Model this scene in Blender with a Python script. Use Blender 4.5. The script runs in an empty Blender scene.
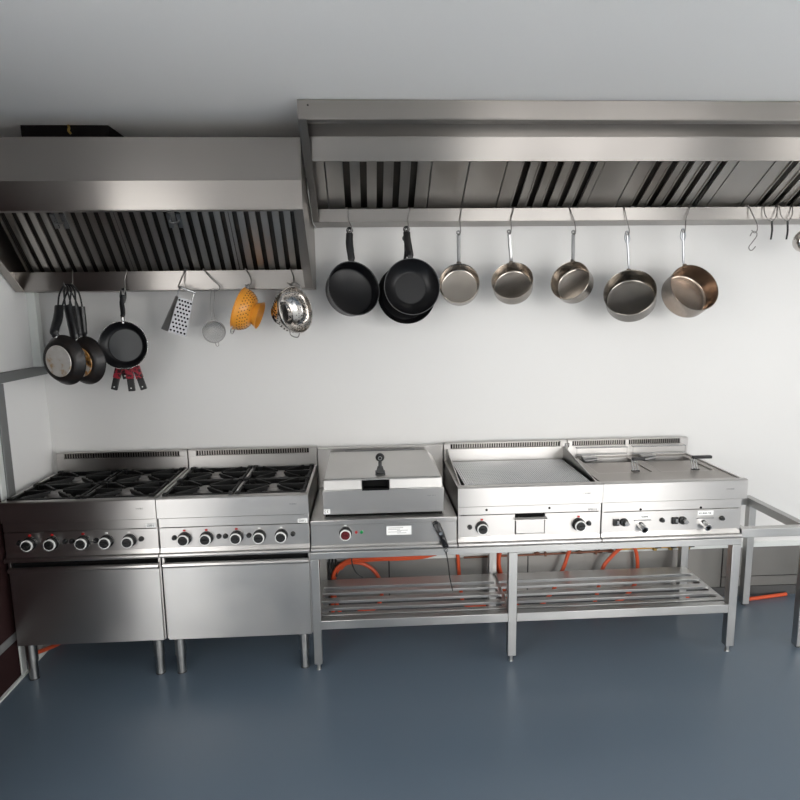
import bpy, bmesh, math, random
from mathutils import Vector, Matrix

random.seed(4)
SC = bpy.context.scene
COL = SC.collection
R = math.radians
PI = math.pi

# ------------------------------------------------------------------ materials
def new_mat(name):
    m = bpy.data.materials.new(name); m.use_nodes = True
    nt = m.node_tree
    return m, nt, nt.nodes['Principled BSDF']

def plain(name, col, rough=.5, metal=0.0, spec=.5, coat=0.0):
    m, nt, b = new_mat(name)
    b.inputs['Base Color'].default_value = (*col, 1)
    b.inputs['Roughness'].default_value = rough
    b.inputs['Metallic'].default_value = metal
    b.inputs['Specular IOR Level'].default_value = spec
    if coat: b.inputs['Coat Weight'].default_value = coat; b.inputs['Coat Roughness'].default_value = .1
    return m

def ramp(nt, fac, stops):
    r = nt.nodes.new('ShaderNodeValToRGB'); r.color_ramp.interpolation = 'EASE'
    e = r.color_ramp.elements
    e[0].position, e[0].color = stops[0][0], (*stops[0][1], 1)
    e[1].position, e[1].color = stops[-1][0], (*stops[-1][1], 1)
    for p, c in stops[1:-1]:
        n = e.new(p); n.color = (*c, 1)
    nt.links.new(fac, r.inputs['Fac'])
    return r.outputs['Color']

def noise(nt, scale, vec_scale=(1, 1, 1), detail=3, coord='pos'):
    if coord == 'pos':
        g = nt.nodes.new('ShaderNodeNewGeometry'); out = g.outputs['Position']
    else:
        g = nt.nodes.new('ShaderNodeTexCoord'); out = g.outputs['Object']
    mp = nt.nodes.new('ShaderNodeMapping'); mp.inputs['Scale'].default_value = vec_scale
    nt.links.new(out, mp.inputs['Vector'])
    n = nt.nodes.new('ShaderNodeTexNoise'); n.inputs['Scale'].default_value = scale; n.inputs['Detail'].default_value = detail
    nt.links.new(mp.outputs['Vector'], n.inputs['Vector'])
    return n.outputs['Fac']

def steel(name, c0, c1, r0, r1, blot=2.2, coord='pos', aniso=.88, tangent=(0, .7, .714), fine=.0):
    """brushed stainless sheet: grain runs across, so highlights stretch along the tangent; soft blotches of wear"""
    m, nt, b = new_mat(name)
    b.inputs['Metallic'].default_value = 1
    n = noise(nt, blot, (1, 1, 1), 2, coord)
    nt.links.new(ramp(nt, n, [(.15, c0), (.85, c1)]), b.inputs['Base Color'])
    n2 = noise(nt, blot * 2.3, (1, 1, 1.6), 2, coord)
    mr = nt.nodes.new('ShaderNodeMapRange'); mr.interpolation_type = 'SMOOTHERSTEP'
    mr.inputs['From Min'].default_value = .1; mr.inputs['From Max'].default_value = .9
    mr.inputs['To Min'].default_value = r0; mr.inputs['To Max'].default_value = r1
    nt.links.new(n2, mr.inputs['Value']); nt.links.new(mr.outputs[0], b.inputs['Roughness'])
    if aniso:
        b.inputs['Anisotropic'].default_value = aniso
        v = nt.nodes.new('ShaderNodeCombineXYZ')
        for i, k in enumerate('XYZ'): v.inputs[k].default_value = tangent[i]
        nt.links.new(v.outputs[0], b.inputs['Tangent'])
    return m

MT = {}
MT['steel'] = steel('brushed_steel', (.51, .495, .48), (.61, .59, .57), .285, .36)
MT['steel_v'] = steel('brushed_door_steel', (.51, .50, .49), (.61, .60, .585), .29, .38)
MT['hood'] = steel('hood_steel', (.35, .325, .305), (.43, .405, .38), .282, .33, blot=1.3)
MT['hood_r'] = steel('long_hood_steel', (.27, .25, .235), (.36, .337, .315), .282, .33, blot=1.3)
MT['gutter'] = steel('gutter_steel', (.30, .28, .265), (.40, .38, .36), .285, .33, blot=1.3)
MT['filter'] = steel('filter_steel', (.44, .415, .385), (.55, .52, .485), .285, .36, aniso=.5)
MT['greasy_shade'] = steel('greasy_shaded_steel', (.09, .08, .07), (.16, .145, .13), .4, .5, aniso=0)  # greasy steel, darkened further to stand for shade inside the filter slots
MT['tube'] = steel('stand_steel', (.43, .43, .42), (.54, .535, .525), .31, .40, aniso=.6)
MT['clad'] = steel('dull_sheet', (.20, .192, .18), (.33, .315, .295), .36, .5, aniso=.4, blot=1.7)
MT['ribbed'] = steel('griddle_plate_steel', (.62, .63, .64), (.74, .75, .755), .34, .44, aniso=0)
MT['lidtop'] = steel('lid_steel', (.50, .49, .475), (.56, .55, .535), .34, .40, aniso=0)
MT['lidlip'] = steel('lid_lip_steel', (.52, .51, .495), (.58, .57, .555), .36, .42, aniso=0)
MT['pot'] = steel('pot_steel', (.40, .355, .31), (.47, .425, .38), .17, .255, coord='obj', blot=9, aniso=0)
MT['pot_dark'] = steel('worn_pot_steel', (.25, .23, .205), (.30, .275, .245), .17, .255, coord='obj', blot=9, aniso=0)
MT['pot_warm'] = steel('brown_reflection_pot_steel', (.36, .275, .215), (.43, .37, .32), .16, .25, coord='obj', blot=11, aniso=0)  # brown-copper reflection painted into the steel colour
MT['handle_steel'] = plain('handle_steel', (.33, .33, .33), .3, 1)
MT['chrome'] = plain('chrome', (.58, .58, .575), .16, 1)
MT['grater'] = plain('grater_steel', (.50, .50, .52), .5, .85)
MT['wok_grey'] = plain('wok_base_non_stick', (.010, .010, .011), .4, spec=.3)
MT['rod_steel'] = plain('rod_handle_steel', (.40, .41, .43), .32, 1)
MT['wire'] = plain('hook_wire', (.30, .29, .28), .35, 1)
MT['nonstick'] = plain('non_stick_black', (.005, .005, .006), .34, spec=.3)
MT['nonstick_grey'] = plain('worn_non_stick', (.075, .076, .078), .42)
MT['bakelite'] = plain('black_bakelite', (.008, .008, .009), .32)
MT['black'] = plain('black_plastic', (.012, .012, .012), .4)
MT['gap'] = plain('shadow_gap_black', (.006, .006, .006), .8, spec=.1)
MT['enamel'] = plain('black_enamel', (.006, .006, .007), .25, spec=.3)
MT['iron'] = plain('cast_iron', (.006, .006, .006), .5, spec=.3)
MT['burner'] = plain('burner_alloy', (.26, .25, .24), .5, .6)
MT['white_plastic'] = plain('white_plastic', (.78, .78, .76), .4)
MT['label'] = plain('white_label', (.85, .85, .83), .5)
MT['ink'] = plain('grey_ink', (.22, .22, .22), .6)
MT['ink_light'] = plain('etched_grey', (.30, .295, .29), .5)
MT['red'] = plain('red_plastic', (.42, .015, .015), .35)
MT['red_dark'] = plain('dark_red_knob', (.10, .006, .010), .3)
MT['green'] = plain('green_lens', (.01, .25, .07), .3)
MT['hose'] = plain('orange_hose', (.56, .075, .02), .45)
MT['yellow'] = plain('yellow_pipe', (.62, .33, .03), .5)
MT['copper'] = plain('tarnished_copper', (.16, .07, .045), .45, .7)
MT['hole'] = plain('dark_hole', (.16, .05, .006), .7)
MT['brass'] = plain('brass', (.50, .33, .10), .35, 1)
MT['cable'] = plain('black_cable', (.01, .01, .01), .5)
MT['rubber'] = plain('grey_rubber', (.06, .06, .06), .6)
MT['maroon'] = plain('maroon_door_paint', (.024, .010, .010), .75, spec=.15)
MT['dark_box'] = plain('dark_duct', (.004, .003, .003), .7, spec=.1)
MT['alu'] = plain('grey_aluminium', (.21, .215, .215), .5, .4)
MT['trunking'] = plain('white_trunking', (.62, .64, .62), .4)

def wall_mat(name, col, rough, amt=.02):
    m, nt, b = new_mat(name)
    n = noise(nt, 1.3, (1, 1, 1), 2)
    c1 = tuple(max(0, c - amt) for c in col)
    nt.links.new(ramp(nt, n, [(.15, c1), (.85, col)]), b.inputs['Base Color'])
    n2 = noise(nt, 5, (1, 1, 1), 3)
    mr = nt.nodes.new('ShaderNodeMapRange')
    mr.inputs['To Min'].default_value = rough - .05; mr.inputs['To Max'].default_value = rough + .05
    nt.links.new(n2, mr.inputs['Value']); nt.links.new(mr.outputs[0], b.inputs['Roughness'])
    bp = nt.nodes.new('ShaderNodeBump'); bp.inputs['Strength'].default_value = .05; bp.inputs['Distance'].default_value = .01
    nt.links.new(n, bp.inputs['Height']); nt.links.new(bp.outputs['Normal'], b.inputs['Normal'])
    return m
MT['wall'] = wall_mat('white_wall_panel', (.675, .668, .655), .37)
MT['wall_l'] = wall_mat('white_side_panel', (.84, .835, .825), .38)
MT['ceil'] = wall_mat('ceiling_panel', (.92, .915, .905), .5)
MT['plaster'] = wall_mat('front_wall_panel', (.70, .69, .675), .5)
MT['floor'] = wall_mat('blue_grey_vinyl', (.098, .132, .170), .345, .010)
MT['ground'] = wall_mat('pale_concrete', (.62, .61, .59), .8, .05)

def colander_mat(name, col, rough, metal):
    """sheet pierced with a ring pattern of small round holes (object-space angle and height)"""
    m, nt, b = new_mat(name)
    b.inputs['Base Color'].default_value = (*col, 1); b.inputs['Roughness'].default_value = rough; b.inputs['Metallic'].default_value = metal
    return m
MT['orange_enamel'] = colander_mat('orange_enamel', (.72, .30, .035), .28, 0)
MT['mirror_steel'] = colander_mat('polished_steel', (.66, .63, .60), .12, 1)

def mesh_mat():
    m, nt, b = new_mat('sieve_mesh')
    b.inputs['Metallic'].default_value = .8; b.inputs['Base Color'].default_value = (.24, .235, .22, 1); b.inputs['Roughness'].default_value = .4
    tc = nt.nodes.new('ShaderNodeTexCoord')
    sx = nt.nodes.new('ShaderNodeSeparateXYZ'); nt.links.new(tc.outputs['Object'], sx.inputs[0])
    outs = []
    for k in ('X', 'Z'):
        a = nt.nodes.new('ShaderNodeMath'); a.operation = 'MULTIPLY'; a.inputs[1].default_value = 500
        nt.links.new(sx.outputs[k], a.inputs[0])
        f = nt.nodes.new('ShaderNodeMath'); f.operation = 'FRACT'; nt.links.new(a.outputs[0], f.inputs[0])
        g = nt.nodes.new('ShaderNodeMath'); g.operation = 'LESS_THAN'; g.inputs[1].default_value = .22; nt.links.new(f.outputs[0], g.inputs[0])
        outs.append(g.outputs[0])
    mx = nt.nodes.new('ShaderNodeMath'); mx.operation = 'MAXIMUM'
    nt.links.new(outs[0], mx.inputs[0]); nt.links.new(outs[1], mx.inputs[1])
    nt.links.new(mx.outputs[0], b.inputs['Alpha'])
    return m
MT['sieve'] = mesh_mat()

def tartan(name):
    m, nt, b = new_mat(name)
    n = noise(nt, 90, (1, 1, 1), 1)
    nt.links.new(ramp(nt, n, [(.42, (.02, .004, .006)), (.55, (.33, .012, .03))]), b.inputs['Base Color'])
    b.inputs['Roughness'].default_value = .45
    return m
MT['red_grip'] = tartan('red_and_black_grip')

def burnt(name):
    m, nt, b = new_mat(name)
    n = noise(nt, 22, (1, 1, 1), 4, 'obj')
    nt.links.new(ramp(nt, n, [(.3, (.45, .30, .16)), (.45, (.60, .57, .53)), (.75, (.68, .66, .63))]), b.inputs['Base Color'])
    b.inputs['Metallic'].default_value = .25; b.inputs['Roughness'].default_value = .4
    return m
MT['burnt_disc'] = burnt('heat_stained_base')
def burnt2(name):
    m, nt, b = new_mat(name)
    n = noise(nt, 30, (1, 1, 1), 4, 'obj')
    nt.links.new(ramp(nt, n, [(.35, (.05, .02, .01)), (.5, (.50, .24, .06)), (.62, (.70, .66, .60))]), b.inputs['Base Color'])
    b.inputs['Metallic'].default_value = .2; b.inputs['Roughness'].default_value = .4
    return m
MT['burnt_rim'] = burnt2('scorched_base')
def burnt3(name):
    m, nt, b = new_mat(name)
    n = noise(nt, 40, (1, 1, 1), 5, 'obj')
    nt.links.new(ramp(nt, n, [(.4, (.008, .007, .007)), (.66, (.018, .012, .010)), (.8, (.06, .035, .026))]), b.inputs['Base Color'])
    b.inputs['Roughness'].default_value = .42
    return m
MT['pan_back'] = burnt3('sooty_pan_back')

# ------------------------------------------------------------------ mesh builder
class M:
    def __init__(s): s.v = []; s.f = []
    def add(s, vs, fs):
        n = len(s.v); s.v += [Vector(v) for v in vs]; s.f += [tuple(n + i for i in f) for f in fs]; return s
    def box(s, x0, x1, y0, y1, z0, z1, T=None):
        vs = [Vector((x, y, z)) for x in (x0, x1) for y in (y0, y1) for z in (z0, z1)]
        if T: vs = [T @ v for v in vs]
        return s.add(vs, [(0, 1, 3, 2), (4, 6, 7, 5), (0, 4, 5, 1), (2, 3, 7, 6), (0, 2, 6, 4), (1, 5, 7, 3)])
    def prism_x(s, pts, x0, x1):
        n = len(pts)
        vs = [(x0, y, z) for y, z in pts] + [(x1, y, z) for y, z in pts]
        fs = [tuple(range(n)), tuple(range(2 * n - 1, n - 1, -1))] + [(i, i + n, (i + 1) % n + n, (i + 1) % n) for i in range(n)]
        return s.add(vs, fs)
    def quadbox(s, lo, hi):
        """eight corners: lo ring of 4 and hi ring of 4"""
        return s.add(list(lo) + list(hi), [(3, 2, 1, 0), (4, 5, 6, 7)] + [(i, (i + 1) % 4, (i + 1) % 4 + 4, i + 4) for i in range(4)])
    def tube(s, pts, r, n=8, smooth=4, closed=False, flat=None):
        P = [Vector(p) for p in pts]
        if smooth and len(P) > 2:
            Q = []; m = len(P)
            rng = range(m if closed else m - 1)
            for i in rng:
                g = lambda k: P[k % m] if closed else P[max(0, min(m - 1, k))]
                a, b, c, d = g(i - 1), g(i), g(i + 1), g(i + 2)
                for k in range(smooth):
                    t = k / smooth
                    Q.append(.5 * ((2 * b) + (c - a) * t + (2 * a - 5 * b + 4 * c - d) * t * t + (3 * b - a - 3 * c + d) * t ** 3))
            if not closed: Q.append(P[-1])
            P = Q
        m = len(P)
        rr = r if isinstance(r, (list, tuple)) else [r] * m
        if len(rr) != m:
            rr = [rr[0] + (rr[-1] - rr[0]) * i / (m - 1) for i in range(m)] if len(rr) == 2 else [rr[min(len(rr) - 1, int(i / m * len(rr)))] for i in range(m)]
        tang = []
        for i in range(m):
            a = P[(i - 1) % m] if closed or i else P[0]
            b = P[(i + 1) % m] if closed or i < m - 1 else P[-1]
            t = (b - a); tang.append(t.normalized() if t.length > 1e-9 else Vector((0, 0, 1)))
        up = Vector((0, 0, 1)) if abs(tang[0].z) < .9 else Vector((0, 1, 0))
        if flat: up = Vector(flat[0])
        nx = tang[0].cross(up).normalized()
        vs = []
        for i in range(m):
            nx = (nx - tang[i] * nx.dot(tang[i])).normalized()
            ny = nx.cross(tang[i])
            for k in range(n):
                a = 2 * PI * k / n
                sy = flat[1] if flat else 1
                vs.append(P[i] + (nx * math.cos(a) + ny * math.sin(a) * sy) * rr[i])
        fs = []
        for i in range(m if closed else m - 1):
            j = (i + 1) % m
            for k in range(n):
                fs.append((i * n + k, i * n + (k + 1) % n, j * n + (k + 1) % n, j * n + k))
        if not closed:
            fs += [tuple(range(n - 1, -1, -1)), tuple((m - 1) * n + k for k in range(n))]
        return s.add(vs, fs)
    def cyl(s, p0, p1, r0, r1=None, n=20):
        return s.tube([p0, p1], [r0, r0 if r1 is None else r1], n, 0)
    def lathe(s, prof, T=None, n=40, close=True):
        m = len(prof); vs = []
        for r, z in prof:
            for k in range(n):
                a = 2 * PI * k / n
                v = Vector((r * math.cos(a), r * math.sin(a), z)); vs.append(T @ v if T else v)
        fs = []
        for i in range(m if close else m - 1):
            j = (i + 1) % m
            for k in range(n):
                fs.append((i * n + k, i * n + (k + 1) % n, j * n + (k + 1) % n, j * n + k))
        return s.add(vs, fs)
    def torus(s, T, Rr, r, n=28, k=8):
        return s.tube([T @ Vector((Rr * math.cos(2 * PI * i / n), Rr * math.sin(2 * PI * i / n), 0)) for i in range(n)], r, k, 0, True)

MW = {}
def sharp(me, ang):
    me.polygons.foreach_set('use_smooth', [True] * len(me.polygons))
    me.set_sharp_from_angle(angle=R(ang))

def obj(name, m, mat, parent=None, bevel=0.0, ang=35):
    me = bpy.data.meshes.new(name)
    W = MW[parent.name] if parent else Matrix()
    inv = W.inverted()
    me.from_pydata([inv @ v for v in m.v], [], m.f); me.update()
    bm = bmesh.new(); bm.from_mesh(me)
    bmesh.ops.remove_doubles(bm, verts=bm.verts, dist=1e-6)
    bmesh.ops.recalc_face_normals(bm, faces=bm.faces); bm.to_mesh(me); bm.free()
    sharp(me, ang)
    me.materials.append(MT[mat])
    o = bpy.data.objects.new(name, me); COL.objects.link(o)
    if parent: o.parent = parent
    MW[o.name] = W
    if bevel:
        b = o.modifiers.new('edge', 'BEVEL'); b.width = bevel; b.segments = 2; b.limit_method = 'ANGLE'; b.angle_limit = R(40)
    return o

def tag(o, label, cat, group=None, kind=None):
    if label: o['label'] = label
    if cat: o['category'] = cat
    if group: o['group'] = group
    if kind: o['kind'] = kind
    return o

def thing(name, label, cat, loc=(0, 0, 0), group=None):
    o = bpy.data.objects.new(name, None); COL.objects.link(o); o.empty_display_size = .05
    o.location = loc; MW[o.name] = Matrix.Translation(loc)
    return tag(o, label, cat, group)

def struct(name, m, mat, bevel=0):
    o = obj(name, m, mat, None, bevel); o['kind'] = 'structure'; return o

def copy_tree(o, parent=None):
    c = o.copy(); COL.objects.link(c)
    if parent: c.parent = parent
    for ch in list(o.children): copy_tree(ch, c)
    return c

# ------------------------------------------------------------------ room shell
XL, XR, YF, ZC = -1.44, 4.7, -5.0, 2.575
struct('floor', M().box(XL - .2, XR + .2, YF - .2, .1, -.1, 0), 'floor')
struct('ceiling', M().box(XL - .2, XR + .2, YF - .2, .1, ZC, ZC + .1), 'ceil')
struct('wall_back', M().box(XL - .1, XR + .1, 0, .1, 0, ZC), 'wall')
# left wall: solid beside the cookers, a wide shutter opening further towards the camera
LO0, LO1, LOZ = -4.7, -2.3, 2.45
m = M().box(XL - .1, XL, LO1, 0, 0, ZC).box(XL - .1, XL, YF, LO0, 0, ZC).box(XL - .1, XL, LO0, LO1, LOZ, ZC)
struct('wall_left', m, 'wall_l')
WO0, WO1, WZ0, WZ1 = -4.4, -2.2, .9, 2.3
m = M().box(XR, XR + .1, YF, WO0, 0, ZC).box(XR, XR + .1, WO1, 0, 0, ZC).box(XR, XR + .1, WO0, WO1, 0, WZ0).box(XR, XR + .1, WO0, WO1, WZ1, ZC)
struct('wall_right', m, 'plaster')
m = M().box(XR + .02, XR + .08, WO0, WO0 + .06, WZ0, WZ1).box(XR + .02, XR + .08, WO1 - .06, WO1, WZ0, WZ1).box(XR + .02, XR + .08, WO0, WO1, WZ0, WZ0 + .06).box(XR + .02, XR + .08, WO0, WO1, WZ1 - .06, WZ1).box(XR + .02, XR + .08, (WO0 + WO1) / 2 - .03, (WO0 + WO1) / 2 + .03, WZ0, WZ1)
struct('added_window_1', m, 'trunking')  # unseen window, added to throw more light on the left wall
# front wall (behind the camera): one wide doorway on its right half
RO0, RO1, ROZ = 1.4, 4.2, 2.45
m = M().box(XL - .1, RO0, YF - .1, YF, 0, ZC).box(RO1, XR + .1, YF - .1, YF, 0, ZC).box(RO0, RO1, YF - .1, YF, ROZ, ZC)
struct('wall_front', m, 'plaster')
m = M()
for y in (LO0 + .05, LO0 + .85, LO1 - .75, LO1 - .05): m.box(XL - .09, XL - .02, y - .05, y + .05, 0, LOZ)
struct('added_posts_left', m, 'alu')  # unseen posts added to put vertical bands into the steel reflections
m = M()
for x in (RO0 + .05, RO0 + .95, RO0 + 1.85, RO1 - .05): m.box(x - .05, x + .05, YF - .08, YF - .02, 0, ROZ)
struct('added_posts_front', m, 'alu')  # added uprights, out of view, that break up the doorway's reflection in steel
struct('exterior_ground', M().box(-14, 14, -18, 3, -.32, -.2), 'ground')
# lower cladding behind the cooking line and the white trim strip above it
struct('trim_12', M().box(-.01, 3.6, -.0008, 0, .058, .304), 'gap')
def clad(name, x0, x1, z0, z1): struct(name, M().box(x0, x1, -.006, -.001, z0, z1), 'clad')
clad('trim_1', .0, .384, .06, .303); clad('trim_2', .390, 1.198, .06, .303); clad('trim_3', 1.204, 2.374, .06, .303)
clad('trim_4', 2.381, 3.6, .123, .303); clad('trim_5', 2.381, 3.6, .06, .118)
m = M().box(0, 3.6, -.008, 0, .305, .337)
for k in range(24): m.cyl((.07 + k * .15, -.0095, .32), (.07 + k * .15, -.007, .32), .004, n=8)
struct('trim_6', m, 'trunking')
struct('baseboard_back', M().box(-1.42, 3.6, -.012, 0, 0, .058), 'rubber')
struct('baseboard_left', M().box(XL, XL + .035, -.415, 0, 0, .055), 'trunking', .006)
# aluminium rail and post of the left wall's panelling, white trunking in the corner
struct('trim_7', M().box(XL, XL + .02, -2.28, 0, 1.42, 1.468), 'alu', .002)
struct('trim_8', M().box(XL, XL + .03, -.478, -.42, 0, 1.42), 'alu', .002)
struct('trim_9', M().box(XL, XL + .025, -.52, -.48, 0, 1.42), 'trunking', .003)
m = M().box(XL, XL + .045, -.100, -.068, 1.468, 1.86).box(XL, XL + .028, -.056, -.026, 1.468, 1.86)
struct('trim_10', m, 'trunking', .003)
d = struct('door_1', M().box(XL, XL + .02, -2.26, -.525, .24, 1.415).box(XL, XL + .02, -2.26, -.525, .01, .2).box(XL, XL + .012, -2.26, -.525, 1.47, 2.5), 'maroon')
struct('trim_13', M().box(XL, XL + .035, -2.26, -.48, 0, .009), 'trunking')
struct('trim_11', M().box(XL, XL + .024, -2.26, -.525, .2, .24), 'alu')

# ------------------------------------------------------------------ cooker parts shared by the units
FY = -.5835
def knob_parts(root, x, z, y=-.571, core='black', mark='red'):
    k = obj('knob', M().cyl((x, y + .004, z), (x, y - .012, z), .031, .0305, 32).cyl((x, y - .012, z), (x, y - .034, z), .026, .025, 32), 'black', root, .001)
    T = Matrix.Translation((x, y - .034, z)) @ Matrix.Rotation(PI / 2, 4, 'X')
    obj('dial_ring', M().lathe([(.0218, 0), (.0218, .003), (.0260, .003), (.0265, .001), (.0265, -.004), (.0218, -.004)], T, 36), 'white_plastic', k)
    g = M().cyl((x, y - .034, z), (x, y - .041, z), .0218, .0205, 28).box(x - .014, x + .014, y - .052, y - .04, z - .0045, z + .0045)
    obj('knob_grip', g, core, k, .0015)
    if mark:
        obj('position_mark', M().box(x - .006, x + .006, y - .003, y + .002, z + .0335, z + .0415), mark, k)
    return k

def button(root, x, z, y=-.571, r=.0095, name='igniter_button'):
    obj(name, M().cyl((x, y + .004, z), (x, y - .007, z), r + .003, r + .002, 18).cyl((x, y - .007, z), (x, y - .016, z), r, r * .85, 18), 'black', root)

def flue_parts(root, x0, x1, slot0, slot1, z0=.88, z1=.995, n=46):
    f = obj('flue', M().box(x0, x1, -.05, -.025, z0, z1 - .034).box(x0, x1, -.05, -.02, z1 - .006, z1)
            .box(x0, slot0, -.05, -.025, z1 - .034, z1 - .006).box(slot1, x1, -.05, -.025, z1 - .034, z1 - .006), 'steel', root, .001)
    m = M(); p = (slot1 - slot0) / n
    for k in range(1, n): m.box(slot0 + k * p - p * .2, slot0 + k * p + p * .2, -.047, -.042, z1 - .034, z1 - .006)
    obj('vent_grille', m, 'gutter', f)
    obj('flue_opening', M().box(slot0, slot1, -.037, -.026, z1 - .034, z1 - .006), 'gap', f)
    return f

def glyphs(x0, x1, y, z0, z1, n, seed):
    """small runs of strokes, as unreadable in the photograph as here"""
    rnd = random.Random(seed); m = M(); w = (x1 - x0) / n
    for k in range(n):
        a = x0 + k * w
        if rnd.random() < .85: m.box(a, a + w * .28, y - .0006, y, z0, z1)
        if rnd.random() < .6: m.box(a, a + w * .7, y - .0006, y, z0, z0 + (z1 - z0) * .25)
        if rnd.random() < .5: m.box(a, a + w * .7, y - .0006, y, z1 - (z1 - z0) * .25, z1)
        if rnd.random() < .5: m.box(a + w * .45, a + w * .7, y - .0006, y, z0, z1)
    return m

def rolled_rail(name, root, x0, x1, z0, z1, mat='steel'):
    """rounded lower edge of the front panel"""
    pts = [(-.55, z1), (-.568, z1), (-.576, z1 - (z1 - z0) * .5)]
    zc, r = z0 + .0115, .0115
    for k in range(7):
        a = PI / 2 + PI * k / 6
        pts.append((-.583 + 0 + r * math.cos(a) * 1.0, zc + r * math.sin(a)))
    pts.append((-.55, z0))
    return obj(name, M().prism_x(pts, x0, x1), 'steel', root)

# ------------------------------------------------------------------ gas ranges
def make_range(X0):
    root = thing('gas_range', '', 'gas range', (X0 + .35, -.3, 0), 'four burner gas ranges with ovens')
    a, b = X0 + .003, X0 + .697
    body = M().box(a, a + .012, -.565, -.03, .19, .886).box(b - .012, b, -.565, -.03, .19, .886)
    body.box(a, b, -.05, -.03, .19, .886).box(a, b, -.545, -.03, .19, .2)
    obj('body', body, 'steel', root, .001)
    obj('oven_cavity', M().box(a + .013, b - .013, -.548, -.06, .201, .84), 'gap', root)
    obj('top_fascia', M().prism_x([(-.583, .797), (FY, .887), (-.578, .892), (-.545, .892), (-.545, .884), (-.572, .88), (-.572, .797)], a - .001, b + .001), 'steel', root)
    obj('upper_panel', M().box(a + .001, b - .001, -.573, -.55, .7495, .7925), 'steel', root, .001)
    obj('control_panel', M().box(a + .001, b - .001, -.572, -.55, .648, .7458), 'steel', root, .001)
    rolled_rail('lower_edge', root, a, b, .606, .648)
    obj('panel_backing', M().box(a + .013, b - .013, -.549, -.545, .62, .88), 'gap', root)
    # oven door with the rolled grip along its top edge
    d = obj('oven_door', M().box(X0 + .012, X0 + .69, -.576, -.55, .189, .552), 'steel_v', root, .002)
    pts = []
    for k in range(9):
        t = -PI * .1 + 2 * PI * k / 9
        pts.append((-.578 + .013 * math.cos(t), .5655 + .0135 * math.sin(t)))
    obj('door_grip', M().prism_x(pts, X0 + .012, X0 + .69), 'steel', d)
    flue_parts(root, a, b, X0 + .045, X0 + .655)
    # hob well
    hob = obj('hob_tray', M().box(a + .012, b - .012, -.545, -.05, .842, .858), 'enamel', root, .002)
    obj('divider_strip', M().box(X0 + .345, X0 + .357, -.54, -.055, .858, .889), 'steel', root, .001)
    obj('side_rim', M().box(a, a + .014, -.56, -.05, .884, .892), 'steel', root, .001)
    obj('side_rim', M().box(b - .014, b, -.56, -.05, .884, .892), 'steel', root, .001)
    for cx in (X0 + .184, X0 + .518):
        for cy in (-.425, -.185):
            bn = obj('burner', M().cyl((cx, cy, .858), (cx, cy, .872), .062, .055, 28), 'burner', root)
            obj('burner_cap', M().cyl((cx, cy, .872), (cx, cy, .892), .046, .042, 28), 'burner', bn, .002)
            g = M(); hw, hd = .152, .112
            for sx in (-1, 1): g.box(cx + sx * hw - .006, cx + sx * hw + .006, cy - hd, cy + hd, .876, .896)
            for sy in (-1, 1): g.box(cx - hw, cx + hw, cy + sy * hd - .006, cy + sy * hd + .006, .876, .896)
            for ang in (45, 135, 225, 315, 0, 180):
                T = Matrix.Translation((cx, cy, 0)) @ Matrix.Rotation(R(ang), 4, 'Z')
                L = {0: .152, 180: .152}.get(ang, .155)
                g.quadbox([T @ Vector(v) for v in ((.03, -.006, .884), (L, -.006, .876), (L, .006, .876), (.03, .006, .884))],
                          [T @ Vector(v) for v in ((.03, -.005, .902), (L, -.005, .902), (L, .005, .902), (.03, .005, .902))])
            for sx in (-1, 1):
                for sy in (-1, 1): g.box(cx + sx * hw - .012, cx + sx * hw + .012, cy + sy * hd - .012, cy + sy * hd + .012, .858, .903)
            obj('pan_support', g, 'iron', root, .0015)
    for x, mk in ((.118, 'red'), (.219, 'red'), (.358, 'red'), (.464, 'white_plastic'), (.566, 'white_plastic')): knob_parts(root, X0 + x, .694, -.572, 'black', mk)
    for x in (.071, .276, .306, .415, .620): button(root, X0 + x, .6985, -.572)
    lb = obj('rating_label', M().box(X0 + .645, X0 + .69, -.5745, -.5725, .752, .7715), 'label', root)
    obj('print', glyphs(X0 + .650, X0 + .684, -.5745, .757, .767, 6, 3), 'ink', lb)
    obj('maker_badge', glyphs(X0 + .61, X0 + .645, -.5836, .845, .851, 9, 5), 'ink_light', root)
    for lx in (.051, .649):
        for ly in (-.54, -.12):
            x = X0 + lx
            l = obj('leg', M().cyl((x, ly, .1), (x, ly, .195), .0245, n=24).cyl((x, ly, .0), (x, ly, .1), .021, n=24), 'tube', root)
            obj('leg_collar', M().cyl((x, ly, .096), (x, ly, .102), .0252, n=24), 'tube', l)
            obj('foot_pad', M().cyl((x, ly, 0), (x, ly, .006), .022, n=24), 'rubber', l)
    return root
rng = make_range(-.7)
rng['label'] = 'bright steel gas range beside the covered pan unit, its oven door silvery'
r2 = copy_tree(rng); r2.location.x -= .7
r2['label'] = 'dim steel gas range against the side wall, below the bundle of dark pans'

# ------------------------------------------------------------------ covered braising pan
root = thing('braising_pan', 'steel braising pan with closed lid, black ball handle and red knob', 'braising pan', (.35, -.3, .606))
obj('worktop', M().box(.003, .697, -.5835, -.03, .737, .761), 'steel', root, .003)
obj('control_panel', M().box(.004, .696, -.572, -.06, .636, .7365), 'steel', root, .001)
rolled_rail('lower_edge', root, .003, .697, .606, .636)
obj('backsplash', M().box(.003, .697, -.05, -.03, .761, .985).box(.003, .697, -.06, -.028, .978, .988), 'steel', root, .002)
obj('plinth', M().box(.072, .632, -.533, -.1, .7605, .778), 'gap', root)
pb = obj('pan_body', M().box(.062, .639, -.55, -.09, .777, .897), 'steel', root, .003)
sp = M().box(.25, .378, -.558, -.50, .893, .903).box(.25, .256, -.556, -.50, .9, .942).box(.372, .378, -.556, -.50, .9, .942)
obj('pouring_spout', sp, 'gap', pb, .001)
obj('spout_opening', M().box(.256, .372, -.52, -.50, .903, .942), 'gap', pb)
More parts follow.
